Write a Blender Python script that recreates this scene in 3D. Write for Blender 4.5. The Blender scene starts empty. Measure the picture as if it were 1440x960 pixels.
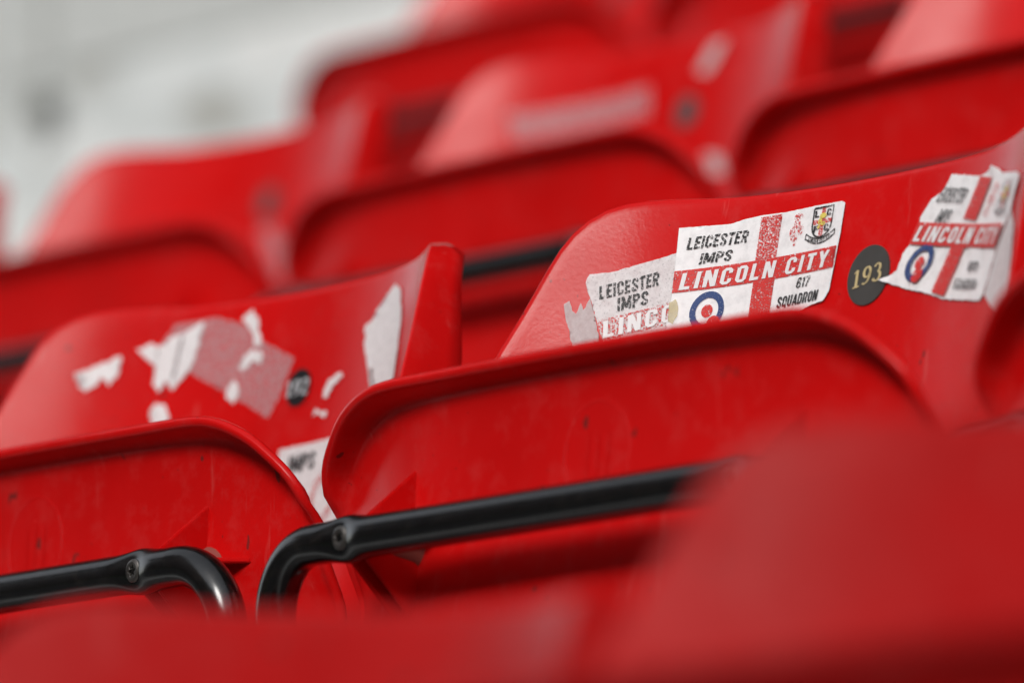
import bpy, bmesh, math, random
from mathutils import Vector, Matrix, noise as mnoise
random.seed(7)
scene = bpy.context.scene
C = scene.collection

# ------------------------------------------------------------------ camera, sky, sun, exposure
cam_d = bpy.data.cameras.new('camera')
cam_d.sensor_width = 36.0
cam_d.sensor_fit = 'HORIZONTAL'
cam_d.lens = 266.5
cam_d.clip_start = 0.05
cam_d.clip_end = 3000
cam_d.dof.use_dof = True
cam_d.dof.focus_distance = 3.855
cam_d.dof.aperture_fstop = 4.7
cam = bpy.data.objects.new('camera', cam_d)
C.objects.link(cam)
_r = Vector((0.62593813, 0.7798671, -0.00296009)).normalized()
_f = Vector((-0.77120171, 0.61953861, 0.14635514)).normalized()
_u = _r.cross(_f).normalized()
_m = Matrix((( _r.x, _u.x, -_f.x), (_r.y, _u.y, -_f.y), (_r.z, _u.z, -_f.z))).to_4x4()
_m.translation = Vector((2.80318759, -2.26844309, -0.4522242))
cam.matrix_world = _m
scene.camera = cam

SUN_EL, SUN_AZ = math.radians(31), math.radians(27)      # azimuth: from -y towards +x
world = bpy.data.worlds.new('World')
scene.world = world
world.use_nodes = True
wn = world.node_tree.nodes
wl = world.node_tree.links
bg = wn['Background']
sky = wn.new('ShaderNodeTexSky')
sky.sky_type = 'NISHITA'
sky.sun_disc = False
sky.sun_elevation = SUN_EL
sky.sun_rotation = math.pi - SUN_AZ
sky.air_density = 1.0
sky.dust_density = 1.0
sky.ozone_density = 1.0
hs = wn.new('ShaderNodeHueSaturation')                    # overcast: a nearly grey sky
hs.inputs['Saturation'].default_value = 0.22
wl.new(sky.outputs[0], hs.inputs['Color'])
wl.new(hs.outputs[0], bg.inputs['Color'])
bg.inputs['Strength'].default_value = 0.15

sun_d = bpy.data.lights.new('sun', 'SUN')
sun_d.energy = 1.45
sun_d.angle = math.radians(20)
sun_d.color = (1.0, 0.97, 0.93)
sun = bpy.data.objects.new('sun', sun_d)
C.objects.link(sun)
_d = Vector((math.sin(SUN_AZ)*math.cos(SUN_EL), -math.cos(SUN_AZ)*math.cos(SUN_EL), math.sin(SUN_EL)))
sun.rotation_euler = _d.to_track_quat('Z', 'Y').to_euler()
sun.location = (0, 0, 8)

vs = scene.view_settings
vs.view_transform = 'Standard'
vs.look = 'None'
vs.gamma = 1.0
vs.use_curve_mapping = False
vs.exposure = 0.62
scene.cycles.use_denoising = True
scene.cycles.max_bounces = 8
scene.cycles.transparent_max_bounces = 12

# ------------------------------------------------------------------ materials
def new_mat(name):
    m = bpy.data.materials.new(name)
    m.use_nodes = True
    nt = m.node_tree
    return m, nt, nt.nodes['Principled BSDF']

def noise_node(nt, scale, detail=3, rough=.5, stretch=None):
    tc = nt.nodes.new('ShaderNodeTexCoord')
    oi = nt.nodes.new('ShaderNodeObjectInfo')               # every copy gets its own marks
    sh = nt.nodes.new('ShaderNodeVectorMath')
    sh.operation = 'MULTIPLY_ADD'
    nt.links.new(oi.outputs['Random'], sh.inputs[0])
    sh.inputs[1].default_value = (37.0, 11.0, 23.0)
    nt.links.new(tc.outputs['Object'], sh.inputs[2])
    n = nt.nodes.new('ShaderNodeTexNoise')
    n.inputs['Scale'].default_value = scale
    n.inputs['Detail'].default_value = detail
    n.inputs['Roughness'].default_value = rough
    if stretch:
        mp = nt.nodes.new('ShaderNodeMapping')
        mp.inputs['Scale'].default_value = stretch
        nt.links.new(sh.outputs[0], mp.inputs['Vector'])
        nt.links.new(mp.outputs[0], n.inputs['Vector'])
    else:
        nt.links.new(sh.outputs[0], n.inputs['Vector'])
    return n

def ramp(nt, src, stops):
    r = nt.nodes.new('ShaderNodeValToRGB')
    e = r.color_ramp.elements
    e[0].position, e[0].color = stops[0][0], (*[stops[0][1]]*3, 1) if not isinstance(stops[0][1], tuple) else (*stops[0][1], 1)
    e[1].position, e[1].color = stops[-1][0], (*[stops[-1][1]]*3, 1) if not isinstance(stops[-1][1], tuple) else (*stops[-1][1], 1)
    for p, c in stops[1:-1]:
        k = e.new(p)
        k.color = (*[c]*3, 1) if not isinstance(c, tuple) else (*c, 1)
    nt.links.new(src, r.inputs['Fac'])
    return r

def mixc(nt, fac, a, b):
    m = nt.nodes.new('ShaderNodeMix')
    m.data_type = 'RGBA'
    for sock, v in ((m.inputs[0], fac), (m.inputs[6], a), (m.inputs[7], b)):
        if hasattr(v, 'links'):
            nt.links.new(v, sock)
        else:
            sock.default_value = v if not isinstance(v, tuple) else (*v, 1)
    return m.outputs[2]

def red_plastic(name, c_lo, c_hi, spec, r_lo, r_hi):
    m, nt, b = new_mat(name)
    fade = ramp(nt, noise_node(nt, 9, 4).outputs['Fac'], [(.35, c_lo), (.7, c_hi)])
    dust = ramp(nt, noise_node(nt, 60, 6, .7).outputs['Fac'], [(.50, 0.0), (.8, .20)])
    c1 = mixc(nt, dust.outputs[0], fade.outputs[0], (.50, .10, .095))
    scr = ramp(nt, noise_node(nt, 70, 4, .6, (1.6, 1.0, .12)).outputs['Fac'], [(.64, 0.0), (.72, .30)])
    c1 = mixc(nt, scr.outputs[0], c1, (.62, .13, .12))
    scuff = ramp(nt, noise_node(nt, 95, 2, .5, (1.0, 1.0, .7)).outputs['Fac'], [(.725, 0.0), (.75, .75)])
    c2 = mixc(nt, scuff.outputs[0], c1, (.10, .02, .018))
    spots = ramp(nt, noise_node(nt, 330, 2, .5).outputs['Fac'], [(.74, 0.0), (.77, .6)])
    c2 = mixc(nt, spots.outputs[0], c2, (.06, .016, .014))
    nt.links.new(c2, b.inputs['Base Color'])
    rr = ramp(nt, noise_node(nt, 40, 5, .6).outputs['Fac'], [(.3, r_lo), (.75, r_hi)])
    nt.links.new(rr.outputs[0], b.inputs['Roughness'])
    b.inputs['Specular IOR Level'].default_value = spec
    bp = nt.nodes.new('ShaderNodeBump')
    bp.inputs['Strength'].default_value = .10
    bp.inputs['Distance'].default_value = .0008
    nt.links.new(noise_node(nt, 420, 4, .6).outputs['Fac'], bp.inputs['Height'])
    nt.links.new(bp.outputs[0], b.inputs['Normal'])
    return m

def black_tube():
    m, nt, b = new_mat('black_powder_coat')
    d = ramp(nt, noise_node(nt, 120, 5, .65).outputs['Fac'], [(.5, (.003, .003, .003)), (.8, (.014, .012, .010))])
    nt.links.new(d.outputs[0], b.inputs['Base Color'])
    rr = ramp(nt, noise_node(nt, 200, 4).outputs['Fac'], [(.3, .18), (.8, .28)])
    nt.links.new(rr.outputs[0], b.inputs['Roughness'])
    b.inputs['Specular IOR Level'].default_value = .55
    b.inputs['Coat Weight'].default_value = .3
    b.inputs['Coat Roughness'].default_value = .18
    return m

def plain(name, col, rough=.5, metal=0.0):
    m, nt, b = new_mat(name)
    n = ramp(nt, noise_node(nt, 80, 4).outputs['Fac'], [(.3, tuple(c*.85 for c in col)), (.75, tuple(min(1, c*1.1) for c in col))])
    nt.links.new(n.outputs[0], b.inputs['Base Color'])
    b.inputs['Roughness'].default_value = rough
    b.inputs['Metallic'].default_value = metal
    return m

def print_ink(name, col, wear, rough=.55, scale=900, stretch=(1, 1, 1), soft=.05):
    """ink or paper with worn-away flecks: the flecks are holes"""
    m, nt, b = new_mat(name)
    b.inputs['Base Color'].default_value = (*col, 1)
    b.inputs['Roughness'].default_value = rough
    if wear > 0:
        n = noise_node(nt, scale, 5, .68, stretch)
        r = ramp(nt, n.outputs['Fac'], [(wear - soft, 0.0), (wear + soft, 1.0)])
        tr = nt.nodes.new('ShaderNodeBsdfTransparent')
        mx = nt.nodes.new('ShaderNodeMixShader')
        out = nt.nodes['Material Output']
        nt.links.new(r.outputs[0], mx.inputs[0])
        nt.links.new(tr.outputs[0], mx.inputs[1])
        nt.links.new(b.outputs[0], mx.inputs[2])
        nt.links.new(mx.outputs[0], out.inputs['Surface'])
    return m

def film(name, col, alpha, speck=None):
    """thin residue or faded paper that lets some of the plastic show"""
    m, nt, b = new_mat(name)
    b.inputs['Base Color'].default_value = (*col, 1)
    b.inputs['Roughness'].default_value = .6
    n = noise_node(nt, 260, 6, .7)
    r = ramp(nt, n.outputs['Fac'], [(.3, max(0, alpha - .16)), (.7, min(1, alpha + .16))])
    tr = nt.nodes.new('ShaderNodeBsdfTransparent')
    mx = nt.nodes.new('ShaderNodeMixShader')
    nt.links.new(r.outputs[0], mx.inputs[0])
    nt.links.new(tr.outputs[0], mx.inputs[1])
    nt.links.new(b.outputs[0], mx.inputs[2])
    nt.links.new(mx.outputs[0], nt.nodes['Material Output'].inputs['Surface'])
    if speck:
        s = ramp(nt, noise_node(nt, 900, 3).outputs['Fac'], [(.58, 0.0), (.68, .5)])
        nt.links.new(mixc(nt, s.outputs[0], col, speck), b.inputs['Base Color'])
    return m

def paper():
    m, nt, b = new_mat('white_vinyl')
    g = ramp(nt, noise_node(nt, 150, 6, .7).outputs['Fac'], [(.33, (.76, .75, .75)), (.55, (.90, .89, .89))])
    nt.links.new(g.outputs[0], b.inputs['Base Color'])
    b.inputs['Roughness'].default_value = .5
    bp = nt.nodes.new('ShaderNodeBump')
    bp.inputs['Strength'].default_value = .25
    bp.inputs['Distance'].default_value = .001
    nt.links.new(noise_node(nt, 120, 4).outputs['Fac'], bp.inputs['Height'])
    nt.links.new(bp.outputs[0], b.inputs['Normal'])
    return m

def concrete(name='pale_concrete', stops=[(.30, (.46, .46, .43)), (.48, (.62, .64, .63)), (.7, (.70, .74, .74))]):
    m, nt, b = new_mat(name)
    big = ramp(nt, noise_node(nt, 4.5, 5, .6, (1, 1, 2.0)).outputs['Fac'], stops)
    fine = ramp(nt, noise_node(nt, 90, 5, .7).outputs['Fac'], [(.3, .82), (.7, 1.0)])
    mm = nt.nodes.new('ShaderNodeMix')
    mm.data_type = 'RGBA'
    mm.blend_type = 'MULTIPLY'
    mm.inputs[0].default_value = 1
    nt.links.new(big.outputs[0], mm.inputs[6])
    nt.links.new(fine.outputs[0], mm.inputs[7])
    nt.links.new(mm.outputs[2], b.inputs['Base Color'])
    b.inputs['Roughness'].default_value = .85
    bp = nt.nodes.new('ShaderNodeBump')
    bp.inputs['Strength'].default_value = .3
    bp.inputs['Distance'].default_value = .004
    nt.links.new(noise_node(nt, 140, 5).outputs['Fac'], bp.inputs['Height'])
    nt.links.new(bp.outputs[0], b.inputs['Normal'])
    return m

def grass_mat():
    m, nt, b = new_mat('pitch_grass')
    g = ramp(nt, noise_node(nt, .8, 6, .6).outputs['Fac'], [(.3, (.025, .055, .012)), (.7, (.045, .085, .02))])
    nt.links.new(g.outputs[0], b.inputs['Base Color'])
    b.inputs['Roughness'].default_value = .9
    return m

M = dict(
    red=red_plastic('red_plastic', (.55, .0045, .0045), (.63, .0062, .0065), .135, .18, .28),
    shaded_red=red_plastic('shaded_red_plastic', (.38, .0075, .0075), (.47, .011, .011), .08, .35, .5),  # darker copy of red: the front row's dimmer light painted into its colour
    dusty=plain('dusty_red_plastic', (.26, .06, .045), .8), tube=black_tube(), steel=plain('dull_steel', (.19, .175, .16), .40, 1.0),
    recess=plain('screw_recess', (.05, .045, .04), .5, .6),
    paper=paper(), concrete=concrete(), grass=grass_mat(),
    ink=print_ink('black_ink', (.012, .012, .013), .462, scale=800, stretch=(1, 1, 1.6)),
    ink_soft=print_ink('black_ink_smeared', (.03, .03, .032), .40, scale=700),
    redink=print_ink('red_ink', (.66, .035, .03), .435, scale=850, stretch=(1, 1, 2.2)),
    redink_worn=print_ink('red_ink_worn', (.66, .035, .03), .485, scale=850, stretch=(1, 1, 2.2)),
    redink_faint=print_ink('red_ink_faint', (.66, .05, .045), .53, scale=900),
    redink_solid=print_ink('red_ink_solid', (.66, .035, .03), .415, scale=850),
    blueink=print_ink('blue_ink', (.03, .065, .20), .39, scale=900),
    yellowink=print_ink('yellow_ink', (.72, .60, .12), .42, scale=900),
    whiteink=print_ink('white_ink', (.80, .79, .79), .27, scale=900),
    badge_dark=plain('badge_slate', (.055, .054, .050), .5),
    badge_black=plain('badge_black', (.006, .006, .007), .35),
    badge_grey=plain('badge_grey', (.07, .065, .065), .5),
    gold=plain('badge_gold', (.62, .50, .25), .5),
    numeral_white=plain('badge_white', (.62, .64, .66), .5),
    faded=film('faded_sticker', (.80, .77, .77), .88, (.28, .27, .27)),
    residue=film('paper_residue', (.62, .57, .57), .72),
    glue=film('glue_residue', (.62, .42, .44), .42),
    stain=film('yellow_stain', (.62, .52, .25), .55),
    scrap=film('paper_scrap', (.84, .81, .81), .93),
    dust=plain('grey_dust', (.16, .09, .07), .9),
)

# ------------------------------------------------------------------ helpers
def obj(name, me, mat, parent=None):
    o = bpy.data.objects.new(name, me)
    C.objects.link(o)
    if mat and not me.materials:
        me.materials.append(mat)
    o.parent = parent
    return o

def mesh_pydata(name, v, f, smooth=True):
    me = bpy.data.meshes.new(name)
    me.from_pydata(v, [], f)
    bm = bmesh.new(); bm.from_mesh(me)
    bmesh.ops.remove_doubles(bm, verts=bm.verts, dist=1e-7)
    bmesh.ops.recalc_face_normals(bm, faces=bm.faces)
    bm.to_mesh(me); bm.free()
    if smooth:
        for p in me.polygons: p.use_smooth = True
    return me

def catmull(pts, n_per=6):
    out = []
    P = [pts[0]] + pts + [pts[-1]]
    for i in range(1, len(P) - 2):
        p0, p1, p2, p3 = P[i-1], P[i], P[i+1], P[i+2]
        for k in range(n_per):
            t = k / n_per
            out.append(tuple(.5*((2*p1[j]) + (-p0[j]+p2[j])*t + (2*p0[j]-5*p1[j]+4*p2[j]-p3[j])*t*t + (-p0[j]+3*p1[j]-3*p2[j]+p3[j])*t**3) for j in (0, 1)))
    out.append(pts[-1])
    return out

def outline_from_half(half, step):
    """half: right side, top centre -> bottom centre, as (x, z). Closed outline at even spacing."""
    h = catmull(half, 10)
    full = h + [(-x, z) for x, z in reversed(h[1:-1])]
    L = [0.0]
    n = len(full)
    for i in range(n):
        a, b = full[i], full[(i+1) % n]
        L.append(L[-1] + math.hypot(b[0]-a[0], b[1]-a[1]))
    N = int(L[-1]/step)
    out = []
    j = 0
    for k in range(N):
        s = L[-1]*k/N
        while L[j+1] < s: j += 1
        t = (s-L[j])/max(1e-9, L[j+1]-L[j])
        a, b = full[j], full[(j+1) % n]
        out.append((a[0]+(b[0]-a[0])*t, a[1]+(b[1]-a[1])*t))
    return out

def inset(ol, d):
    n = len(ol); out = []
    for i in range(n):
        a, b = ol[i-2], ol[(i+2) % n]
        tx, tz = b[0]-a[0], b[1]-a[1]
        l = math.hypot(tx, tz)
        nx, nz = tz/l, -tx/l                  # clockwise outline -> inward normal
        out.append((ol[i][0]-(-nx)*d if False else ol[i][0]+nx*d, ol[i][1]+nz*d))
    return out

def loft(rings):
    v, f = [], []
    n = len(rings[0])
    for r in rings: v += r
    for k in range(len(rings)-1):
        for i in range(n):
            j = (i+1) % n
            f.append((k*n+i, k*n+j, (k+1)*n+j, (k+1)*n+i))
    c0 = len(v); v.append(tuple(sum(p[a] for p in rings[0])/n for a in range(3)))
    c1 = len(v); v.append(tuple(sum(p[a] for p in rings[-1])/n for a in range(3)))
    for i in range(n):
        j = (i+1) % n
        f.append((c0, j, i))
        f.append((c1, (len(rings)-1)*n+i, (len(rings)-1)*n+j))
    return v, f

def sstep(a, b, x):
    t = max(0., min(1., (x-a)/(b-a)))
    return t*t*(3-2*t)

# ------------------------------------------------------------------ seat shapes (metres; origin on the hoop's axis, y back, z up)
PITCH = 0.47
def back_y(x, z):
    yc = .1854 + (.2 if z > 0 else .1)*z
    return yc - .08*(min(abs(x), .21)/.197)**2.63

BACK_HALF = [(0, .186), (.05, .1862), (.10, .1865), (.13, .1880), (.148, .1880), (.1605, .1852), (.1710, .1770), (.1782, .1645), (.1824, .1520),
             (.1861, .1395), (.1891, .1295), (.1924, .119), (.1958, .108), (.199, .093), (.202, .07), (.204, .03), (.204, -.05), (.203, -.12),
             (.195, -.18), (.172, -.225), (.13, -.247), (.06, -.252), (0, -.252)]

def back_mesh():
    ol = outline_from_half(BACK_HALF, .009)
    zc = 0.0
    def scaled(o, s): return [(x*s, zc+(z-zc)*s) for x, z in o]
    def fl(z): return .026 + .018*sstep(.18, .09, z) if z < .18 else .026 - .016*sstep(.180, .1885, z)
    in6 = inset(ol, .006)
    rings = []
    for k in range(1, 24):
        s = k/24
        rings.append([(x, back_y(x, z), z) for x, z in scaled(in6, s)])
    for d, dy in ((.006, 0), (.003, .0001), (.0012, .0006), (.0003, .0016), (0, .003)):
        o = inset(ol, d) if d else ol
        rings.append([(x, back_y(*o0)+dy, z) for (x, z), o0 in zip(o, o)])
    for q in (.33, .66, .94):
        rings.append([(x*(1+.01*q), back_y(x, z)+.003+(fl(z)-.003)*q, z+.001*q) for x, z in ol])
    i4 = inset(ol, .0015)
    rings.append([(x, back_y(*o)+fl(o[1]), z) for (x, z), o in zip(i4, ol)])
    i4 = inset(ol, .004)
    rings.append([(x, back_y(*o)+fl(o[1])-.001, z) for (x, z), o in zip(i4, ol)])
    rings.append([(x, back_y(*o)+.008, z) for (x, z), o in zip(i4, ol)])
    for k in range(23, 0, -2):
        rings.append([(x, back_y(x, z)+.0045, z) for x, z in scaled(in6, k/24)])
    return mesh_pydata('backrest', *loft(rings))

PAN_HALF = [(0, .0828), (.05, .0827), (.10, .0824), (.135, .0822), (.153, .0818), (.167, .0803), (.181, .0764), (.1935, .0708), (.202, .0653),
            (.2082, .0600), (.2142, .0545), (.2195, .0490), (.2235, .0430), (.2262, .0360), (.2275, .028), (.2278, .01), (.2270, -.08), (.2255, -.17), (.214, -.225), (.185, -.255), (.12, -.265), (0, -.267)]
def pan_s(x, z):
    """underside of the folded seat: gently hollow in height, sides drawn back"""
    zz = max(z, -.13)
    p = .0335 + .14*zz - 1.55*zz*zz if zz > -.03 else .0335 - .0042 - .001395 + .215*(zz+.03)
    return p + (.019 + .018*sstep(.012, -.03, zz))*(min(abs(x), .226)/.224)**4

def pan_mesh():
    ol = outline_from_half(PAN_HALF, .0065)
    zc = -.07
    def lip(x, z):
        a = sstep(.012, .034, z)
        y = min(.0225 + max(0, .084-z)*.38, pan_s(x, z)-.004)
        return y*a + (pan_s(x, z)-.0006)*(1-a)
    T = .0048                                               # sheet thickness
    prof = ((.021, 0), (.0170, .012), (.0140, .05), (.0115, .13), (.0096, .28), (.0082, .48), (.0071, .70), (.0062, .87), (.0053, .965))
    rings = []
    for k in range(1, 22):
        rings.append([(x, pan_s(x, z), z) for x, z in [(a*k/22, zc+(b-zc)*k/22) for a, b in inset(ol, .021)]])
    for d, q in prof:
        rings.append([(x, pan_s(x, z)*(1-q)+lip(*o)*q, z) for (x, z), o in zip(inset(ol, d), ol)])
    for d, dy in ((.0042, 0), (.0026, -.0005), (.0012, .0001), (.0001, .0016), (0, .0032), (.0010, .0048), (.0022, .0058)):
        rings.append([(x, lip(*o)+dy, z) for (x, z), o in zip(inset(ol, d), ol)])
    for d, q in reversed(prof):
        rings.append([(x, pan_s(x, z)*(1-q)+lip(*o)*q+T+.001*q, z) for (x, z), o in zip(inset(ol, d), ol)])
    for k in range(21, 0, -2):
        rings.append([(x, pan_s(x, z)+T, z) for x, z in [(a*k/22, zc+(b-zc)*k/22) for a, b in inset(ol, .021)]])
    return mesh_pydata('seat_pan', *loft(rings))

SCREW_X = .148
def hoop_mesh():
    R, ex, rb = .0104, .2150, .036
    path = []
    for k in range(10):
        path.append((-ex, .004, -.30+(.30-rb)*k/10))
    for k in range(13):
        a = math.pi/2*k/12
        path.append((-ex+rb-rb*math.cos(a), .004*(1-k/12), -rb+rb*math.sin(a)))
    xs = []
    x = -ex+rb
    while x < -.118: x += .0022; xs.append(x)
    while x < -.0: x += .012; xs.append(min(x, 0))
    xs = sorted(set([round(q, 5) for q in xs] + [round(-q, 5) for q in xs]))
    path += [(x, 0, 0) for x in xs]
    for k in range(13):
        a = math.pi/2*k/12
        path.append((ex-rb+rb*math.sin(a), .004*k/12, -rb+rb*math.cos(a)))
    for k in range(1, 11):
        path.append((ex, .004, -rb-(.30-rb)*k/10))
    n = 32
    v, f = [], []
    for i, p in enumerate(path):
        a = Vector(path[max(0, i-1)]); b = Vector(path[min(len(path)-1, i+1)])
        t = (b-a).normalized()
        s = Vector((0, -1, 0))                         # towards the front
        s = (s-t*s.dot(t)).normalized()
        w = t.cross(s)
        for k in range(n):
            th = 2*math.pi*k/n
            q = Vector(p)+s*(R*math.cos(th))+w*(R*math.sin(th))
            for sx in (-SCREW_X, SCREW_X):
                dx = q.x-sx
                if abs(p[2]) < .02 and abs(dx) < .03:
                    g = math.exp(-(dx/.0105)**2)
                    q.z += (q.z-p[2])*.16*g            # pinched flatter, so a little taller
                    q.y += .0036*g*max(0, math.cos(th))**1.5
            v.append(tuple(q))
    for i in range(len(path)-1):
        for k in range(n):
            j = (k+1) % n
            f.append((i*n+k, i*n+j, (i+1)*n+j, (i+1)*n+k))
    f.append(tuple(range(n))); f.append(tuple((len(path)-1)*n+k for k in range(n)))
    return mesh_pydata('hoop', v, f)

def screw_mesh():
    n = 36
    def star(r0, amp): return [r0+amp*math.cos(6*2*math.pi*k/n) for k in range(n)]
    prof = [(star(.0022, .0006), .0014), (star(.0026, .0007), -.0002), (star(.0029, .0007), -.0006), ([.0045]*n, -.0007),
            ([.0056]*n, -.0002), ([.0061]*n, .0004), ([.0058]*n, .0022)]
    v, f = [], []
    for rr, y in prof:
        for k in range(n):
            th = 2*math.pi*k/n
            v.append((rr[k]*math.cos(th), y, rr[k]*math.sin(th)))
    for i in range(len(prof)-1):
        for k in range(n):
            j = (k+1) % n
            f.append((i*n+k, i*n+j, (i+1)*n+j, (i+1)*n+k))
    f.append(tuple(range(n)))
    f.append(tuple((len(prof)-1)*n+k for k in range(n)))
    me = mesh_pydata('screw', v, f, False)
    me.materials.append(M['steel']); me.materials.append(M['recess'])
    for p in me.polygons:
        if p.center.y > -.0003 and math.hypot(p.center.x, p.center.z) < .0028: p.material_index = 1
    return me

def prism(pts, axis, a, b):
    """pts 2D polygon; axis 'x': (y,z) extruded along x a..b ; axis 'z': (x,y) extruded along z"""
    n = len(pts)
    if axis == 'x': v = [(a, p, q) for p, q in pts]+[(b, p, q) for p, q in pts]
    else: v = [(p, q, a) for p, q in pts]+[(p, q, b) for p, q in pts]
    f = [tuple(range(n)), tuple(range(2*n-1, n-1, -1))]
    for i in range(n):
        j = (i+1) % n
        f.append((i, j, n+j, n+i))
    return v, f

def bevelled(name, v, f, w=.0006):
    me = bpy.data.meshes.new(name)
    me.from_pydata(v, [], f)
    bm = bmesh.new(); bm.from_mesh(me)
    bmesh.ops.recalc_face_normals(bm, faces=bm.faces)
    bmesh.ops.bevel(bm, geom=bm.edges[:], offset=w, segments=2, affect='EDGES')
    bm.to_mesh(me); bm.free()
    return me

def rib_meshes(sx):
    s = 1 if sx > 0 else -1
    out = []
    S = lambda z: pan_s(sx, z)+.003
    out.append(bevelled('rib', *prism([(S(.036)-.001, .0385), (.004, .0085), (.002, .0), (S(0), 0.0)], 'x', sx-.0013, sx+.0013)))
    for q in (-.0062, .0062):
        out.append(bevelled('rib', *prism([(S(0), -.001), (.004, -.001), (.004, -.010), (S(-.04)-.001, -.040)], 'x', sx+q-.0013, sx+q+.0013)))
    for q in (-1, 1):
        xe = sx+q*.034
        out.append(bevelled('rib', *prism([(sx+q*.002, pan_s(sx, 0)+.003), (sx+q*.002, .006), (sx+q*.010, .007), (xe, pan_s(xe, 0)-.001), (xe, pan_s(xe, 0)+.003)], 'z', .0045, .0072)))
    return out

def boss_mesh(sx):
    n = 24; v = []; f = []
    for r, y in ((.0085, .008), (.009, .012), (.0125, pan_s(sx, 0)-.004), (.016, pan_s(sx, 0)+.002)):
        for k in range(n):
            th = 2*math.pi*k/n
            v.append((sx+r*math.cos(th), y, r*math.sin(th)))
    for i in range(3):
        for k in range(n):
            j = (k+1) % n
            f.append((i*n+k, i*n+j, (i+1)*n+j, (i+1)*n+k))
    f.append(tuple(range(n)))
    return mesh_pydata('screw_boss', v, f)

def emboss_mesh():
    v, f = [], []
    n, cz = 48, .030
    prof = ((.0256, .0003), (.0251, -.00022), (.0243, -.00022), (.0238, .0003))
    for r, dy in prof:
        for k in range(n):
            th = 2*math.pi*k/n
            x, z = r*math.cos(th), cz+r*math.sin(th)*1.05
            v.append((x, pan_s(x, z)+dy, z))
    for i in range(3):
        for k in range(n):
            j = (k+1) % n
            f.append((i*n+k, i*n+j, (i+1)*n+j, (i+1)*n+k))
    for hx in (-.010, -.002, .006):                         # worn raised strokes of the moulder's mark
        b = len(v)
        for x, z in ((hx, cz-.011), (hx+.003, cz-.011), (hx+.003, cz+.012), (hx, cz+.012)): v.append((x, pan_s(x, z)-.0002, z))
        f.append((b, b+1, b+2, b+3))
    return mesh_pydata('mould_mark', v, f)

def bracket_mesh():
    """black steel foot between hoop and terrace"""
    v, f = [], []
    def box(x0, x1, y0, y1, z0, z1):
        b = len(v)
        v.extend([(x0, y0, z0), (x1, y0, z0), (x1, y1, z0), (x0, y1, z0), (x0, y0, z1), (x1, y0, z1), (x1, y1, z1), (x0, y1, z1)])
        f.extend([tuple(b+i for i in q) for q in ((0, 3, 2, 1), (4, 5, 6, 7), (0, 1, 5, 4), (1, 2, 6, 5), (2, 3, 7, 6), (3, 0, 4, 7))])
    box(-.226, .226, .085, .125, -.335, -.295)             # cross beam
    for s in (-1, 1):
        x = s*.2
        box(x-.02, x+.02, .088, .122, -.65, -.335)         # post
        box(x-.03, x+.03, .05, .16, -.66, -.648)           # foot plate
        box(s*.215-.012, s*.215+.012, .0, .085, -.325, -.300)   # hinge arm
    return bevelled('mounting_frame', v, f, .002)

# sheets that lie on the backrest -------------------------------------------------
def on_back(x, z, off): return (x, back_y(x, z)-off, z)

def rough_poly(poly, amp=.0006, step=.0016, seed=1):
    rnd = random.Random(seed)
    out = []
    n = len(poly)
    for i in range(n):
        a, b = poly[i], poly[(i+1) % n]
        L = math.hypot(b[0]-a[0], b[1]-a[1])
        k = max(1, int(L/step))
        for j in range(k):
            t = j/k
            w = amp if j else amp*.3
            out.append((a[0]+(b[0]-a[0])*t+rnd.uniform(-w, w), a[1]+(b[1]-a[1])*t+rnd.uniform(-w, w)))
    return out

def lift(x, z, seed):
    return .00018*(mnoise.noise(Vector((x*90+seed, z*90, seed)))+.6)

def sheet_mesh(name, polys, off, cut=.006, seed=0.0, curl=None):
    bm = bmesh.new()
    for poly in polys:
        vs_ = [bm.verts.new((x, 0, z)) for x, z in poly]
        bm.faces.new(vs_)
    bmesh.ops.triangulate(bm, faces=bm.faces[:], ngon_method='BEAUTY')
    xs = [v.co.x for v in bm.verts]; zs = [v.co.z for v in bm.verts]
    for lo, hi, nrm in ((min(xs), max(xs), (1, 0, 0)), (min(zs), max(zs), (0, 0, 1))):
        k = math.ceil(lo/cut)
        while k*cut < hi:
            co = tuple(k*cut*c for c in nrm)
            bmesh.ops.bisect_plane(bm, geom=bm.verts[:]+bm.edges[:]+bm.faces[:], plane_co=co, plane_no=nrm, dist=1e-6)
            k += 1
    for v in bm.verts:
        x, z = v.co.x, v.co.z
        o = off + (lift(x, z, seed) if seed else 0)
        if curl: o += curl(x, z)
        v.co = on_back(x, z, o)
    bmesh.ops.recalc_face_normals(bm, faces=bm.faces[:])
    me = bpy.data.meshes.new(name)
    bm.to_mesh(me); bm.free()
    for p in me.polygons: p.use_smooth = True
    return me

def quad_map(q):
    """unit square (a right, b down) -> (x, z) from corners TL TR BR BL"""
    tl, tr, br, bl = q
    def g(a, b):
        return tuple((tl[i]*(1-a)+tr[i]*a)*(1-b)+(bl[i]*(1-a)+br[i]*a)*b for i in (0, 1))
    return g

def quad_poly(g, pts): return [g(a, b) for a, b in pts]
def rect(a0, b0, a1, b1, n=8):
    p = [(a0+(a1-a0)*k/n, b0) for k in range(n)]+[(a1, b0+(b1-b0)*k/n) for k in range(n)]
    return p+[(a1-(a1-a0)*k/n, b1) for k in range(n)]+[(a0, b1-(b1-b0)*k/n) for k in range(n)]

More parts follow.
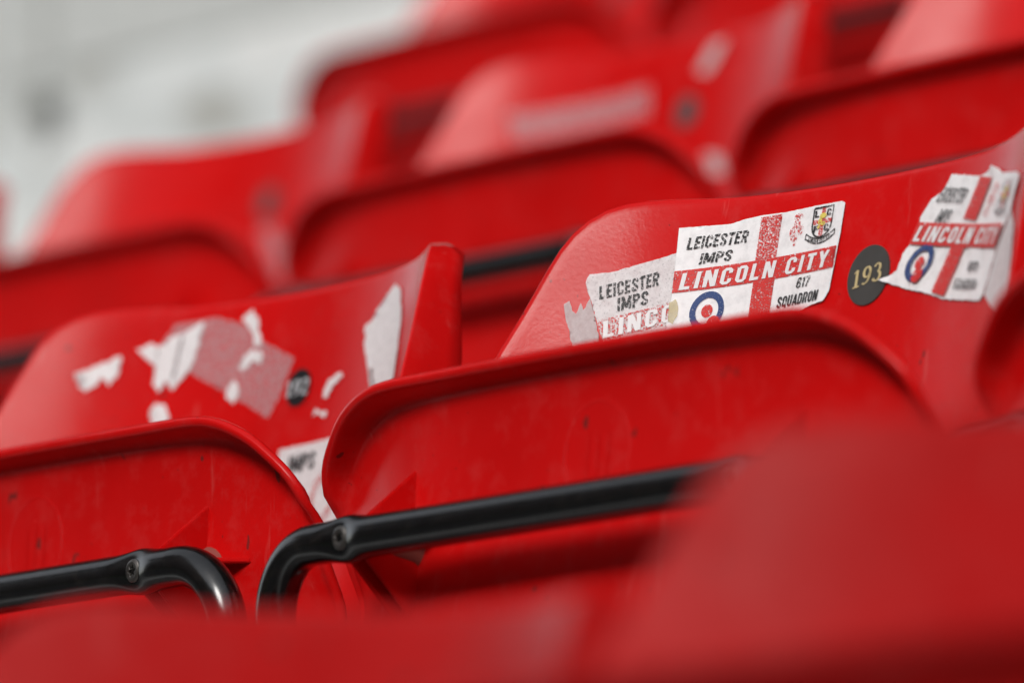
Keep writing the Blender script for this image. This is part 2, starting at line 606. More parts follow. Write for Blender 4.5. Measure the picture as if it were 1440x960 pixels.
GLYPH = {}
def _g(ch, w, *paths): GLYPH[ch] = (w, paths)
_v = lambda x: [(x, 0), (x, 1)]
_h = lambda y, a, b: [(a, y), (b, y)]
_c = [(.44, .66), (.44, .82), (.36, .91), (.19, .91), (.11, .82), (.11, .18), (.19, .09), (.36, .09), (.44, .18), (.44, .34)]
_o = [(.275, .91), (.19, .91), (.11, .82), (.11, .18), (.19, .09), (.36, .09), (.44, .18), (.44, .82), (.36, .91), (.275, .91)]
_p = [(.1, .91), (.36, .91), (.44, .82), (.44, .58), (.36, .49), (.1, .49)]
_g('L', .46, _v(.1), _h(.09, .1, .44)); _g('I', .2, _v(.1))
_g('E', .46, _v(.1), _h(.09, .1, .44), _h(.51, .1, .40), _h(.91, .1, .44)); _g('F', .46, _v(.1), _h(.51, .1, .40), _h(.91, .1, .44))
_g('C', .55, _c); _g('O', .55, _o); _g('Q', .55, _o, [(.32, .25), (.50, -.05)])
_g('S', .54, [(.44, .68), (.44, .82), (.36, .91), (.19, .91), (.11, .82), (.11, .68), (.19, .57), (.36, .43), (.44, .32), (.44, .18), (.36, .09), (.19, .09), (.11, .18), (.11, .32)])
_g('T', .50, _v(.25), _h(.91, .02, .48)); _g('Y', .52, [(.06, 1), (.26, .45)], [(.46, 1), (.26, .45)], [(.26, .5), (.26, 0)])
_g('P', .53, _v(.1), _p); _g('R', .55, _v(.1), _p, [(.30, .46), (.45, 0)])
_g('M', .74, _v(.1), _v(.64), [(.13, .98), (.37, .15)], [(.61, .98), (.37, .15)]); _g('N', .58, _v(.1), _v(.48), [(.13, .98), (.45, .02)])
_g('U', .55, [(.11, 1), (.11, .18), (.19, .09), (.36, .09), (.44, .18), (.44, 1)]); _g('A', .56, [(.07, 0), (.28, .97)], [(.49, 0), (.28, .97)], _h(.27, .16, .40))
_g('D', .55, _v(.1), [(.1, .91), (.33, .91), (.44, .80), (.44, .20), (.33, .09), (.1, .09)])
_g('6', .55, [(.44, .70), (.44, .82), (.36, .91), (.19, .91), (.11, .82), (.11, .18), (.19, .09), (.36, .09), (.44, .18), (.44, .46), (.36, .55), (.14, .55)])
_g('1', .30, _v(.19), [(.19, .93), (.03, .80)]); _g('7', .48, _h(.91, .02, .46), [(.40, .91), (.18, 0)]); _g('.', .2, [(.1, 0), (.1, .18)]); _g(' ', .3)

def text_mesh(s, g, box, off, name='lettering', weight=.185, shear=.0, seed=0.0, gap=.07):
    """heavy condensed capitals built from thick strokes"""
    x, polys = 0.0, []
    for ch in s:
        w, paths = GLYPH[ch]
        for q, p in enumerate(stroke_polys([[(a+x, b, weight) for a, b in pth] for pth in paths])):
            polys.append(p)
        x += w+gap
    x -= gap
    a0, b0, a1, b1 = box
    v, f = [], []
    for i, p in enumerate(polys):
        k = len(v)
        for px, py in p:
            a = a0+(a1-a0)*(px+shear*(py-.5))/x
            b = b1-(b1-b0)*py
            X, Z = g(a, b)
            v.append(on_back(X, Z, off+(lift(X, Z, seed) if seed else 0)+.000006*(i % 7)))
        f.append(tuple(range(k, len(v))))
    me = bpy.data.meshes.new(name)
    me.from_pydata(v, [], f)
    return me

def stroke_polys(paths):
    """paths: list of [(x, y, width)...]; returns quads strips as list of polygons"""
    polys = []
    for pth in paths:
        for i in range(len(pth)-1):
            (x0, y0, w0), (x1, y1, w1) = pth[i], pth[i+1]
            def nrm(k):
                a = pth[max(0, k-1)]; b = pth[min(len(pth)-1, k+1)]
                dx, dy = b[0]-a[0], b[1]-a[1]; l = math.hypot(dx, dy) or 1
                return -dy/l, dx/l
            n0, n1 = nrm(i), nrm(i+1)
            polys.append([(x0+n0[0]*w0/2, y0+n0[1]*w0/2), (x1+n1[0]*w1/2, y1+n1[1]*w1/2), (x1-n1[0]*w1/2, y1-n1[1]*w1/2), (x0-n0[0]*w0/2, y0-n0[1]*w0/2)])
    return polys

def flat_mesh(name, polys, g, off, seed=0.0):
    v, f = [], []
    for p in polys:
        b = len(v)
        for a, c in p:
            x, z = g(a, c)
            v.append(on_back(x, z, off+(lift(x, z, seed) if seed else 0)))
        f.append(tuple(range(b, len(v))))
    me = bpy.data.meshes.new(name)
    me.from_pydata(v, [], f)
    return me

def arc(cx, cy, rx, ry, a0, a1, n, w0, w1=None):
    """thick-thin arc, w0 at the sides and w1 at top and bottom"""
    w1 = w1 or w0
    out = []
    for k in range(n+1):
        t = math.radians(a0+(a1-a0)*k/n)
        out.append((cx+rx*math.cos(t), cy+ry*math.sin(t), w1+(w0-w1)*abs(math.cos(t))))
    return out

def serif_number(digits):
    """old-style serif numerals as stroke polygons, each digit in a 1 x 1.6 cell (y up)"""
    paths = []
    x = 0
    for d in digits:
        if d == '1':
            paths += [[(x+.42, .1, .26), (x+.42, 1.5, .26)], [(x+.1, .06, .12), (x+.74, .06, .12)], [(x+.12, 1.28, .10), (x+.42, 1.5, .16)]]
            x += .95
        elif d == '9':
            paths += [arc(x+.48, 1.08, .32, .44, 0, 360, 20, .25, .10), [(x+.80, 1.05, .25), (x+.76, .6, .22), (x+.6, .25, .14), (x+.3, .08, .10), (x+.12, .2, .2)]]
            x += 1.08
        elif d == '3':
            paths += [arc(x+.42, 1.18, .28, .34, 160, -80, 14, .22, .09), arc(x+.42, .44, .36, .40, 85, -160, 16, .25, .10)]
            x += 1.0
        elif d == '2':
            paths += [arc(x+.42, 1.15, .32, .37, 165, -35, 14, .24, .10), [(x+.68, .92, .22), (x+.12, .12, .12)], [(x+.08, .12, .2), (x+.8, .12, .2)]]
            x += 1.0
        elif d == '4':
            paths += [[(x+.62, .05, .24), (x+.62, 1.5, .24)], [(x+.6, 1.5, .1), (x+.08, .5, .1)], [(x+.05, .45, .12), (x+.9, .45, .12)]]
            x += 1.05
    return stroke_polys(paths), x

def badge(seat, zoff, cx, cz, r, digits, mat, num_mat, size, tilt=0.0):
    pts = [(cx+r*math.cos(2*math.pi*k/40), cz+r*math.sin(2*math.pi*k/40)) for k in range(40)]
    me = sheet_mesh('number_badge', [pts], .0009, .008)
    bm = bmesh.new(); bm.from_mesh(me)                      # give the disc its thickness
    ext = bmesh.ops.extrude_face_region(bm, geom=bm.faces[:])
    for v in [e for e in ext['geom'] if isinstance(e, bmesh.types.BMVert)]: v.co.y += .0008
    bmesh.ops.recalc_face_normals(bm, faces=bm.faces[:])
    bm.to_mesh(me); bm.free()
    for p in me.polygons: p.use_smooth = False
    o = obj('number_badge', me, mat, seat)
    o.location.z = zoff
    if digits:
        polys, w = serif_number(digits)
        k = size/1.6
        def g(a, b):
            u, w2 = (a-w/2)*k*1.22, (b-.8)*k
            return cx+u, cz+w2+u*tilt
        obj('numerals', flat_mesh('numerals', polys, g, .0013), num_mat, o)
    return o

# ------------------------------------------------------------------ the setting
ROW_D, ROW_H, BASE = .7652, .3228, .66
# pitch far below, the terrace of concrete steps
def struct(name, me, mat, parent=None):
    o = obj(name, me, mat, parent)
    if parent is None: o['kind'] = 'structure'
    return o

gz = -1*ROW_H-BASE-.34
me = bpy.data.meshes.new('ground')
me.from_pydata([(-900, -900, gz), (900, -900, gz), (900, 900, gz), (-900, 900, gz)], [], [(0, 1, 2, 3)])
struct('ground', me, M['grass'])
M['asphalt'] = plain('track_asphalt', (.04, .04, .042), .85)
me = bpy.data.meshes.new('path')
me.from_pydata([(-60, -7.5, gz+.004), (60, -7.5, gz+.004), (60, -1.0, gz+.004), (-60, -1.0, gz+.004)], [], [(0, 1, 2, 3)])
struct('path', me, M['asphalt'])

TX0, TX1 = -16, 16
M['tread'] = plain('worn_tread_concrete', (.13, .13, .125), .9)
def step_mesh(i):
    y0, y1, z1 = i*ROW_D-.355, (i+1)*ROW_D-.355, i*ROW_H-BASE
    prof = [(y0, z1-ROW_H-.02), (y0, z1-.05), (y0-.012, z1-.045), (y0-.014, z1-.006), (y0-.008, z1), (y1+.05, z1), (y1+.05, z1-ROW_H-.02)]
    v, f = prism(prof, 'x', TX0, TX1)
    me = mesh_pydata('step', v, f, False)
    me.materials.append(M['concrete']); me.materials.append(M['tread'])
    for p in me.polygons:
        if p.normal.z > .3 or (p.center.z > z1-.046 and p.center.y < y0+.002): p.material_index = 1
    return me
slope = [(-.30-ROW_D, gz), (-.30-ROW_D, -ROW_H-BASE-.1), (16*ROW_D, 16*ROW_H-BASE-ROW_H-.3), (16*ROW_D, gz)]
terrace = struct('terrace', mesh_pydata('terrace', *prism(slope, 'x', TX0, TX1), False), M['concrete'])
for i in range(-1, 17):
    obj('step', step_mesh(i), M['concrete'], terrace)

# painted wall that closes the rearmost row at its left end
def box_mesh(name, x0, x1, y0, y1, z0, z1, bev=.004):
    v = [(x0, y0, z0), (x1, y0, z0), (x1, y1, z0), (x0, y1, z0), (x0, y0, z1), (x1, y0, z1), (x1, y1, z1), (x0, y1, z1)]
    f = [(0, 3, 2, 1), (4, 5, 6, 7), (0, 1, 5, 4), (1, 2, 6, 5), (2, 3, 7, 6), (3, 0, 4, 7)]
    return bevelled(name, v, f, bev)
wz = 2*ROW_H-BASE
M['wall_grey'] = plain('bare_wall_concrete', (.58, .60, .58), .85)
M['wall_white'] = concrete('white_wall_paint', [(.34, (.46, .46, .42)), (.47, (.76, .80, .79)), (.62, (.88, .90, .88))])
M['fixing'] = plain('grey_fixing', (.10, .10, .09), .6)
M['rust'] = plain('rusty_joint', (.20, .15, .11), .9)
wall = bpy.data.objects.new('concrete_wall', None)
C.objects.link(wall)
wall.location = (-4.6, 1.93, wz)
wall['label'] = 'pale blurred concrete wall behind the seats at the upper left'
wall['category'] = 'wall'
def wpart(name, m, mat):
    o = obj(name, m, mat, wall)
    o.location = (4.6, -1.93, -wz)
    return o
for x0, x1 in ((-7.0, -5.02), (-5.0, -3.164), (-3.152, -2.15)):
    wpart('painted_panel', box_mesh('painted_panel', x0, x1, 1.93, 2.16, wz+.001, .884), M['wall_white'])
    wpart('bare_panel', box_mesh('bare_panel', x0, x1, 1.936, 2.155, .887, 1.55), M['wall_grey'])
wpart('joint', box_mesh('joint', -3.166, -3.150, 1.95, 2.14, wz+.001, 1.54, .001), M['rust'])
wpart('joint', box_mesh('joint', -5.022, -4.998, 1.95, 2.14, wz+.001, 1.54, .001), M['rust'])
fx = wpart('wall_fixing', box_mesh('wall_fixing', -3.134, -3.116, 1.905, 1.93, .832, .862, .003), M['fixing'])
obj('bolt', box_mesh('bolt', -3.129, -3.121, 1.896, 1.906, .844, .852, .002), M['steel'], fx)

# the rest of the ground: roof over this stand, stands on the other sides of the pitch
M['roof'] = plain('dark_roof_steel', (.10, .105, .11), .7)
M['far_stand'] = plain('far_stand_seats', (.10, .07, .07), .8)
prof = [(1.5, 13.0), (1.5, 14.0), (16*ROW_D+3.2, 16.2), (16*ROW_D+3.2, gz), (16*ROW_D+2.9, gz), (16*ROW_D+2.9, 15.0)]
struct('stand_roof', mesh_pydata('stand_roof', *prism(prof, 'x', TX0-14, TX1+14), False), M['roof'])
def far_stand(p0, p1, depth, h):
    """terrace with a roof between two points on the pitch edge, rising away from the pitch"""
    a, b = Vector((*p0, 0)), Vector((*p1, 0))
    t = (b-a).normalized()
    o = Vector((t.y, -t.x, 0))
    zz = gz
    pr = [(0, 0), (0, 1.2), (depth*.75, h*.72), (depth*.78, h*.93), (depth*.18, h*.90), (depth*.16, h), (depth, h*1.02), (depth, 0)]
    n = len(pr)
    v = [tuple(q+o*d+Vector((0, 0, zz+z))) for q in (a, b) for d, z in pr]
    f = [tuple(range(n)), tuple(range(2*n-1, n-1, -1))]+[(i, (i+1) % n, n+(i+1) % n, n+i) for i in range(n)]
    struct('far_stand', mesh_pydata('far_stand', v, f, False), M['far_stand'])
far_stand((75, -78), (-38, -78), 30, 26)
far_stand((-38, -74), (-38, -10), 26, 18)
far_stand((75, -10), (75, -74), 26, 26)

# ------------------------------------------------------------------ seats
ME = dict(back=back_mesh(), pan=pan_mesh(), hoop=hoop_mesh(), screw=screw_mesh(), frame=bracket_mesh(), mark=emboss_mesh(),
          ribs={s: rib_meshes(s*SCREW_X) for s in (-1, 1)}, boss={s: boss_mesh(s*SCREW_X) for s in (-1, 1)})

ME['back_shaded'], ME['pan_shaded'] = ME['back'].copy(), ME['pan'].copy()
def make_seat(row, x, label, dz=0.0, sag=0.0, red='red', group='red tip-up seats on the terrace'):
    t = bpy.data.objects.new('tip_up_seat', None)
    C.objects.link(t)
    t.empty_display_size = .1
    t.location = (x, row*ROW_D, row*ROW_H-BASE)
    BZ = BASE+dz
    t['label'] = label
    t['category'] = 'seat'
    t['group'] = group
    def part(name, me, mat):
        o = obj(name, me, mat, t)
        o.location.z = BZ
        return o
    bk = part('backrest', ME['back_shaded' if red == 'shaded_red' else 'back'], M[red])
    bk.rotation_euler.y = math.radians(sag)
    pan = part('seat_pan', ME['pan_shaded' if red == 'shaded_red' else 'pan'], M[red])
    for s in (-1, 1):
        for r in ME['ribs'][s]: obj('rib', r, M['red'], pan)
        obj('screw_boss', ME['boss'][s], M['dusty'], pan)
    obj('mould_mark', ME['mark'], M['red'], pan)
    hoop = part('hoop', ME['hoop'], M['tube'])
    for s, a in ((-1, .3), (1, .9)):
        sc = obj('screw', ME['screw'], None, hoop)
        sc.location = (s*SCREW_X, -.0074, 0)
        sc.rotation_euler = (0, a, 0)
    part('mounting_frame', ME['frame'], M['tube'])
    return t

S = {}
S['f0'] = make_seat(-1, .575-PITCH, 'blurred red seat in the front row, beyond the left edge of the picture', red='shaded_red')
S['f1'] = make_seat(-1, .572, 'blurred red seat back in the front row along the bottom left', .0, 4.5, 'shaded_red')
S['f2'] = make_seat(-1, 1.015, 'large blurred red seat back in the front row, bottom right corner', .036, 0.0, 'shaded_red')
S['191'] = make_seat(0, -2*PITCH, 'red seat in the sharp row, left of the seat numbered 192')
S['192'] = make_seat(0, -PITCH, 'red seat numbered 192 with torn white sticker scraps on its back')
S['193'] = make_seat(0, 0, 'red seat numbered 193 with flag stickers on its back')
S['194'] = make_seat(0, PITCH+.020, 'red seat at the right edge, next to the seat numbered 193')
for k, lab in ((-3, 'blurred red seat in the row behind, beyond the left edge of the picture'),
               (-2, 'blurred red seat in the row behind, only its right wing at the left edge'),
               (-1, 'blurred red seat in the row behind, left one, before the pale concrete'),
               (0, 'blurred red seat in the row behind with a grey scrap above its badge'),
               (1, 'blurred red seat in the row behind at the right edge, above seat 193'),
               (2, 'blurred red seat in the row behind, beyond the right edge of the picture')):
    S['b%d' % k] = make_seat(1, -1.048+k*PITCH, lab, -.007)
for k, lab in ((0, 'blurred red seat at the left end of the rearmost row, beside pale concrete'),
               (1, 'blurred red seat in the rearmost row, top centre of the picture'),
               (2, 'blurred red seat in the rearmost row, top right of the picture')):
    S['c%d' % k] = make_seat(2, -2.045+k*PITCH, lab)

# ------------------------------------------------------------------ badges
badge(S['193'], BASE, .0005, .1338, .0155, '193', M['badge_dark'], M['gold'], .0096, .12)
badge(S['192'], BASE, .0005, .1300, .0105, '192', M['badge_black'], M['numeral_white'], .0092)
for k in ('b-3', 'b-2', 'b-1', 'b0', 'b1', 'b2', 'c0', 'c1', 'c2', '191', '194', 'f0', 'f1', 'f2'):
    ob = badge(S[k], BASE+{'f1': .0, 'f2': .036}.get(k, -.007 if k[0] == 'b' else 0), .0005, .1330, .0115, None, M['badge_grey'], None, .01)
    if k == 'f1': ob.rotation_euler.y = math.radians(4.5)

# ------------------------------------------------------------------ stickers
def sticker(seat, me, mat, label=None, dz=0.0):
    o = obj('sticker', me, mat, seat)
    o.location.z = BASE+dz
    if label: o['label'] = label
    return o

def ellipse(cx, cy, rx, ry, n=28): return [(cx+rx*math.cos(2*math.pi*k/n), cy+ry*math.sin(2*math.pi*k/n)) for k in range(n)]
def ring_polys(cx, cy, r0x, r0y, r1x, r1y, n=32):
    o, i = ellipse(cx, cy, r1x, r1y, n), ellipse(cx, cy, r0x, r0y, n)
    return [[o[k], o[(k+1) % n], i[(k+1) % n], i[k]] for k in range(n)]

s193 = S['193']
# faded sticker at the left, then the bright one over its end
gB = quad_map([(-.1634, .1486), (-.0630, .1722), (-.0590, .1180), (-.1520, .0965)])
polyB = quad_poly(gB, [(.012, -.02), (.1, .0), (.2, -.012), (.32, -.02), (.44, -.03), (.44, 1), (.05, 1), (.02, .6), (.0, .3), (-.012, .12), (-.008, .05)])
def curlB(x, z):
    d = math.hypot(x+.1625, z-.1475)
    return .0016*(1-sstep(.0, .007, d))
stB = sticker(s193, sheet_mesh('sticker', [rough_poly(polyB, .0002)], .0006, .005, 3.3, curlB), M['faded'], 'grey faded flag sticker with a curled corner')
obj('lettering', text_mesh('LEICESTER', gB, (.035, .115, .300, .250), .0010, shear=.12, seed=3.3), M['ink'], stB)
obj('lettering', text_mesh('IMPS', gB, (.105, .275, .245, .410), .0010, shear=.12, seed=3.3), M['ink'], stB)
obj('flag_bar', sheet_mesh('flag_bar', [quad_poly(gB, rect(.014, .45, .43, .665))], .0009, .005, 3.3), M['redink_faint'], stB)
obj('lettering', text_mesh('LINCO', gB, (.035, .475, .365, .645), .0012, shear=.1, seed=3.3, gap=.16), M['whiteink'], stB)
polyC = [(-0.172, 0.1347), (-0.17, 0.1365), (-0.1683, 0.1312), (-0.1667, 0.1295), (-0.1652, 0.1350), (-0.1638, 0.1313), (-0.1615, 0.1375), (-0.154, 0.1106), (-.151, .098), (-.1610, .098), (-0.1655, 0.1112), (-0.1694, 0.1241)]
sticker(s193, sheet_mesh('sticker', [rough_poly(polyC, .0003)], .0004, .005, 5.1), M['residue'], 'torn grey paper left by an older sticker')

gA = quad_map([(-0.1256, 0.1721), (-0.0248, 0.175), (-0.0264, 0.1215), (-0.1239, 0.1173)])
polyA = quad_poly(gA, [(0, 0), (.12, .008), (.27, .02), (.35, -.008), (.46, -.02), (.60, -.012), (.78, -.02), (.97, -.015), (1.0, .01), (1.002, .3), (.995, .6), (.985, .86), (.955, .94), (.86, .96), (.78, 1.0), (.5, 1.0), (0.0, 1.0), (-.012, .93), (.004, .86), (.0, .7), (.004, .4)])
stA = sticker(s193, sheet_mesh('sticker', [rough_poly(polyA, .00012)], .0011, .005, 1.7), M['paper'], 'bright white flag sticker with a red cross')
pa = .0015
obj('flag_bar', sheet_mesh('flag_bar', [quad_poly(gA, rect(.448, .0, .578, .418))], pa, .005, 1.7), M['redink_worn'], stA)
obj('flag_bar', sheet_mesh('flag_bar', [quad_poly(gA, rect(.455, .632, .588, .995))], pa, .005, 1.7), M['redink'], stA)
obj('flag_bar', sheet_mesh('flag_bar', [quad_poly(gA, rect(.006, .420, .992, .630))], pa, .005, 1.7), M['redink_solid'], stA)
obj('lettering', text_mesh('LEICESTER', gA, (.055, .105, .385, .225), pa, shear=.12, seed=1.7), M['ink'], stA)
obj('lettering', text_mesh('IMPS', gA, (.13, .275, .305, .380), pa, shear=.12, seed=1.7), M['ink'], stA)
obj('lettering', text_mesh('LINCOLN', gA, (.045, .450, .585, .610), pa+.0003, shear=.1, seed=1.7, gap=.16), M['whiteink'], stA)
obj('lettering', text_mesh('CITY', gA, (.655, .450, .945, .610), pa+.0003, shear=.1, seed=1.7, gap=.16), M['whiteink'], stA)
obj('lettering', text_mesh('617', gA, (.745, .665, .835, .765), pa, shear=.1, seed=1.7), M['ink'], stA)
obj('lettering', text_mesh('SQUADRON', gA, (.630, .820, .910, .925), pa, shear=.1, seed=1.7), M['ink_soft'], stA)
AS = 2.0                                                   # the sticker is about twice as wide as tall
def roundel(st, g, cx, cy, r, seed, second=(.045, .13), off=pa):
    obj('roundel_ring', flat_mesh('roundel_ring', ring_polys(cx, cy, r*.66/AS, r*.66, r/AS, r), g, off, seed), M['blueink'], st)
    obj('roundel_dot', flat_mesh('roundel_dot', [ellipse(cx, cy, r*.33/AS, r*.33)], g, off, seed), M['redink_solid'], st)
    obj('roundel_dot', flat_mesh('roundel_dot', [ellipse(cx+second[0], cy+second[1], r*.40/AS, r*.40)], g, off+.0003, seed), M['redink_solid'], st)
roundel(stA, gA, .205, .845, .190, 1.7)
# crest: shield, cross, letters, small yellow figure, scroll
def shield_pts(cx, cy, w, h):
    p = [(cx-w, cy-h), (cx+w, cy-h), (cx+w, cy+.15*h)]
    p += [(cx+w*math.cos(t)*1.0, cy+.15*h+.85*h*math.sin(t)) for t in [math.radians(a) for a in range(15, 180, 15)]]
    return p+[(cx-w, cy+.15*h)]
def closed_stroke(pts, w, n=None):
    q = pts+[pts[0]]
    return stroke_polys([[(a*AS, b, w) for a, b in q]])
def crest(st, g, cx, cy, w, h, off, seed):
    un = lambda polys: [[(a/AS, b) for a, b in p] for p in polys]
    obj('crest_shield', flat_mesh('crest_shield', un(closed_stroke(shield_pts(cx, cy, w, h), .018)), g, off, seed), M['ink_dark'], st)
    cr = [rect(cx-w*.20, cy-h*.97, cx+w*.20, cy+h*.95, 3), rect(cx-w*.97, cy-h*.20, cx-w*.21, cy+h*.10, 3), rect(cx+w*.21, cy-h*.20, cx+w*.97, cy+h*.10, 3)]
    obj('crest_cross', flat_mesh('crest_cross', cr, g, off, seed), M['redink_worn'], st)
    fig = [ellipse(cx+w*.02, cy-h*.42, w*.36, h*.20, 12), ellipse(cx-w*.2, cy-h*.05, w*.22, h*.22, 10), ellipse(cx+w*.15, cy+h*.12, w*.24, h*.14, 10), ellipse(cx-w*.28, cy+h*.30, w*.14, h*.13, 8)]
    obj('crest_figure', flat_mesh('crest_figure', fig, g, off+.0002, seed), M['yellowink'], st)
    for ch, ax, by in (('L', -.62, -.60), ('C', .60, -.60), ('F', -.56, .42), ('C', .54, .42)):
        obj('lettering', text_mesh(ch, g, (cx+w*ax-w*.24, cy+h*by-h*.22, cx+w*ax+w*.24, cy+h*by+h*.22), off+.0002, seed=seed), M['ink_dark'], st)
    sc = []
    for y0, y1 in ((1.08, 1.10), (1.42, 1.44)):
        sc.append([((cx+w*1.5*u)*AS, cy+h*(y0-.45*u*u), .012) for u in [k/8-1 for k in range(17)]])
    sc.append([((cx-w*1.5)*AS, cy+h*.63, .012), ((cx-w*1.55)*AS, cy+h*.97, .012), ((cx-w*1.15)*AS, cy+h*1.1, .012)])
    sc.append([((cx+w*1.5)*AS, cy+h*.63, .012), ((cx+w*1.55)*AS, cy+h*.97, .012), ((cx+w*1.15)*AS, cy+h*1.1, .012)])
    obj('crest_scroll', flat_mesh('crest_scroll', un(stroke_polys(sc)), g, off, seed), M['ink_dark'], st)
    def gs(a, b):                                           # lettering that follows the scroll's curve
        u = (a-.5)*2
        return g(cx+w*1.15*u, cy+h*(1.14-.45*(u*.77)**2)+h*.22*b)
    obj('lettering', text_mesh('LINCOLN CITY F.C.', gs, (0, 0, 1, 1), off, seed=seed), M['ink_dark'], st)
M['ink_dark'] = print_ink('black_ink_fine', (.02, .02, .02), .42, scale=1200)
crest(stA, gA, .857, .155, .066, .145, pa, 1.7)
# worn little red figure beside the crest
fg = [ellipse(.688, .06, .030, .035, 12), ellipse(.685, .13, .022, .05, 12), ellipse(.66, .20, .018, .055, 10), ellipse(.712, .19, .02, .05, 10), rect(.676, .22, .690, .34, 2), ellipse(.675, .265, .022, .03, 8)]
obj('red_figure', flat_mesh('red_figure', fg, gA, pa, 1.7), M['redink_faint'], stA)
# yellowish stain where the two stickers meet
sticker(s193, sheet_mesh('sticker', [rough_poly(quad_poly(gA, [(.0, .72), (.03, .69), (.048, .76), (.05, .86), (.03, .93), (.005, .90)]), .0003)], .0017, .005, 1.7), M['stain'], 'yellow stained fleck')

# right-hand sticker, crumpled over the wing
polyD = [(0.0574, 0.1777), (0.0876, 0.172), (0.092, 0.1725), (0.1017, 0.175), (0.1131, 0.1692), (0.1397, 0.1645), (0.1472, 0.1617), (0.1374, 0.1506), (0.137, 0.1458), (0.1278, 0.1402), (0.1196, 0.1295), (0.1097, 0.1083), (0.1052, 0.1062), (0.0663, 0.1128), (0.0507, 0.1179), (0.0309, 0.123), (0.0111, 0.1296), (0.023, 0.1332), (0.0255, 0.1413), (0.0304, 0.1461), (0.0337, 0.1511), (0.0367, 0.1557), (0.0359, 0.1587), (0.0435, 0.1672), (0.0521, 0.1701)]
def curlD(x, z):
    return .0010*abs(mnoise.noise(Vector((x*60, z*60, 2.2)))) + .0022*(1-sstep(0, .008, math.hypot(x-.1017, z-.1745)))+.002*(1-sstep(0, .008, math.hypot(x-.0111, z-.1296)))
stD = sticker(s193, sheet_mesh('sticker', [rough_poly(polyD, .0003)], .0010, .004, 0, curlD), M['paper'], 'crumpled flag sticker with ragged left edge')
gD = quad_map([(.0445, .1796), (.1487, .1626), (.1119, .1051), (.0201, .1253)])
pd = .0024
hb = quad_map([(.0360, .1561), (.1271, .1412), (.1194, .1303), (.0306, .1456)])
vb = quad_map([(.0880, .1716), (.1018, .1687), (.0671, .1136), (.0550, .1172)])
def top_half(g, b0, b1): return quad_poly(g, rect(0, b0, 1, b1, 6))
obj('flag_bar', sheet_mesh('flag_bar', [top_half(hb, 0, 1)], pd, .005), M['redink_solid'], stD)
obj('flag_bar', sheet_mesh('flag_bar', [top_half(vb, 0, .36)], pd, .005), M['redink_solid'], stD)
obj('flag_bar', sheet_mesh('flag_bar', [top_half(vb, .575, .99)], pd, .005), M['redink_solid'], stD)
obj('lettering', text_mesh('LINCOLN', hb, (.03, .16, .62, .86), pd+.0003, shear=.1, gap=.16), M['whiteink'], stD)
obj('lettering', text_mesh('CITY', hb, (.68, .16, .97, .86), pd+.0003, shear=.1, gap=.16), M['whiteink'], stD)
gDl = quad_map([(.0560, .1735), (.0800, .1690), (.0640, .1505), (.0400, .1545)])
obj('lettering', text_mesh('EICESTER', gDl, (-.02, .10, .98, .46), pd, shear=.1), M['ink'], stD)
obj('lettering', text_mesh('IMPS', gDl, (.35, .62, .80, .96), pd, shear=.1), M['ink'], stD)
roundel(stD, quad_map([(.0300, .1460), (.0700, .1390), (.0580, .1190), (.0180, .1290)]), .43, .46, .48, 0, (.08, .30), pd)
gDr = quad_map([(.0745, .1365), (.1165, .1290), (.1060, .1065), (.0680, .1130)])
obj('lettering', text_mesh('617', gDr, (.40, .22, .66, .42), pd), M['ink_soft'], stD)
obj('lettering', text_mesh('SQUADRON', gDr, (.14, .58, .78, .80), pd), M['ink'], stD)
gDc = quad_map([(.1000, .1700), (.1440, .1625), (.1290, .1410), (.0890, .1475)])
crest(stD, gDc, .70, .42, .17, .30, pd, 0)
obj('red_figure', flat_mesh('red_figure', [ellipse(.28, .25, .10, .12, 10), ellipse(.25, .5, .09, .14, 10), ellipse(.22, .75, .07, .12, 10)], gDc, pd), M['redink_faint'], stD)
flap = [(0.137, 0.1458), (0.149, 0.136), (0.1560, 0.120), (.158, .108), (0.1500, 0.0985), (0.1305, 0.0960), (0.1107, 0.1081), (0.1196, 0.1295)]
sticker(s193, sheet_mesh('sticker', [rough_poly(flap, .0003)], .0007, .005, 8.2), M['faded'], 'grey paper under the crumpled sticker')

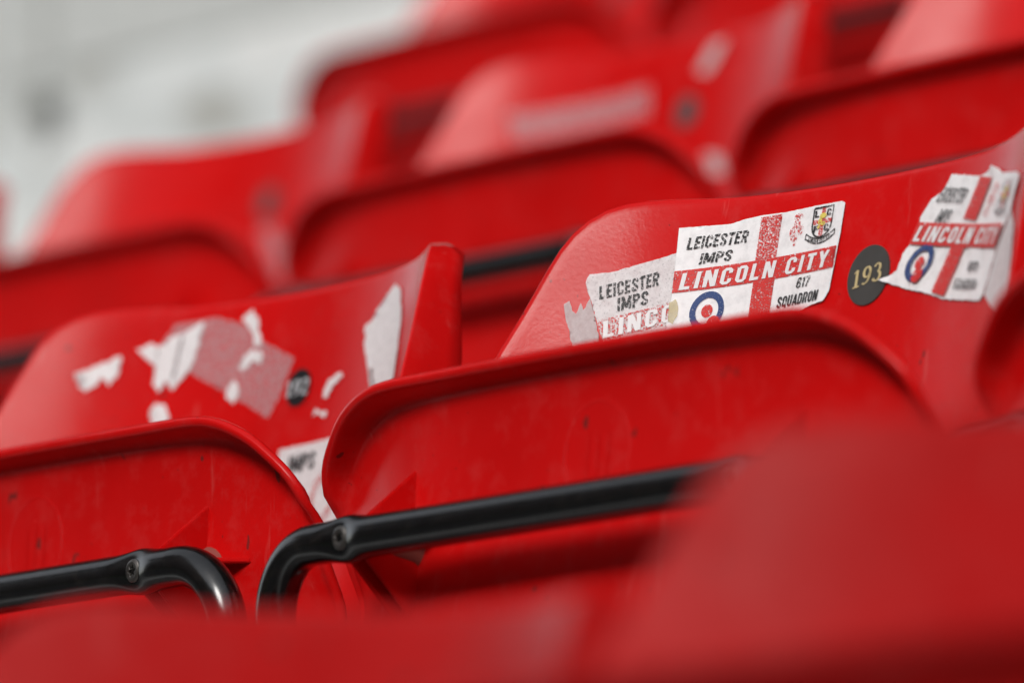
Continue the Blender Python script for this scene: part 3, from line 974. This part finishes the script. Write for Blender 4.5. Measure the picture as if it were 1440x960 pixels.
# seat 192: scraps
s192 = S['192']
scr = [[(-0.1561, 0.152), (-0.1335, 0.1606), (-0.1341, 0.1484), (-0.1373, 0.1439), (-0.1423, 0.1489), (-0.1455, 0.1433), (-0.1493, 0.1406)],
 [(-0.1253, 0.1641), (-0.1175, 0.167), (-0.1137, 0.1649), (-0.0863, 0.1771), (-0.0867, 0.1725), (-0.0896, 0.1519), (-0.0939, 0.1453), (-0.1002, 0.1389), (-0.1049, 0.1439), (-0.109, 0.1384), (-0.1123, 0.1422), (-0.1129, 0.1527)],
 [(-0.0591, 0.1755), (-0.0512, 0.1804), (-0.0439, 0.1703), (-0.0389, 0.1594), (-0.0446, 0.1583), (-0.0502, 0.1676)],
 [(-0.0549, 0.1473), (-0.0474, 0.1569), (-0.0365, 0.1534), (-0.0375, 0.1466), (-0.0458, 0.1498), (-0.0518, 0.1447)],
 [(-0.0614, 0.1319), (-0.0572, 0.143), (-0.0514, 0.132), (-0.0548, 0.1266)],
 [(-0.1121, 0.1271), (-0.1091, 0.1321), (-0.1024, 0.1298), (-0.0986, 0.1226), (-0.0987, 0.1168), (-0.1088, 0.1176)],
 [(0.0255, 0.1212), (0.0278, 0.13), (0.0383, 0.1343), (0.0421, 0.1311), (0.0324, 0.1271), (0.0303, 0.1206)],
 [(0.0187, 0.1118), (0.0202, 0.1161), (0.0326, 0.1124), (0.0298, 0.1094), (0.0226, 0.1136)],
 [(0.0575, 0.1563), (0.0879, 0.177), (0.0967, 0.1718), (0.107, 0.1529), (0.1088, 0.1203), (0.1041, 0.1058), (0.0845, 0.1086), (0.0746, 0.1233), (0.0613, 0.1443)]]
for i, p in enumerate(scr):
    sticker(s192, sheet_mesh('sticker', [rough_poly(p, .0012, .0022, i)], .0008, .006, i+1.0), M['scrap'])
sticker(s192, sheet_mesh('sticker', [rough_poly([(-0.1126, 0.1654), (-0.1053, 0.1770), (-0.0787, 0.1785), (-0.0557, 0.1716), (-0.0495, 0.1663), (-0.0363, 0.1591), (-0.0078, 0.1478), (-0.0113, 0.1379), (-0.0169, 0.1248), (-0.0237, 0.1153), (-0.0542, 0.13), (-0.0872, 0.1459)], .0005)], .0004, .006, 9.0), M['glue'], 'pink patch of old glue')
low = quad_map([(-0.0075, 0.096), (0.075, 0.0980), (0.080, 0.0450), (0.000, 0.0420)])
stL = sticker(s192, sheet_mesh('sticker', [rough_poly(quad_poly(low, rect(0, 0, 1, 1)), .0004)], .0008, .006, 4.0), M['faded'], 'faded flag sticker half hidden by the folded seat')
obj('lettering', text_mesh('IMPS', low, (.12, .10, .42, .28), .0014, shear=.1), M['ink_soft'], stL)
obj('roundel_ring', flat_mesh('roundel_ring', ring_polys(.55, .62, .10, .17, .16, .27), low, .0014), M['redink_faint'], stL)

# row behind
sticker(S['b-1'], sheet_mesh('sticker', [rough_poly([(-0.0060, 0.1130), (0.0129, 0.1150), (0.0520, 0.0742), (0.0306, 0.0700)], .0008)], .0008, .006, 1.0), M['glue'], dz=-.007)
sticker(S['b0'], sheet_mesh('sticker', [rough_poly([(0.0048, 0.1606), (0.0190, 0.179), (0.0330, 0.179), (0.0260, 0.1653), (0.0160, 0.1566)], .0008)], .0008, .006, 2.0), M['residue'], dz=-.007)
sticker(S['b0'], sheet_mesh('sticker', [rough_poly([(0.0266, 0.1001), (0.0474, 0.097), (0.056, 0.0809), (0.0386, 0.0835)], .0008)], .0008, .006, 3.0), M['residue'], dz=-.007)
sticker(S['b0'], sheet_mesh('sticker', [rough_poly([(-0.1489, 0.1486), (-0.0419, 0.1574), (-0.0375, 0.1366), (-0.1416, 0.1278)], .0008)], .0006, .006, 4.0), M['glue'], dz=-.007)

print('tris', sum(len(m.polygons) for m in bpy.data.meshes))
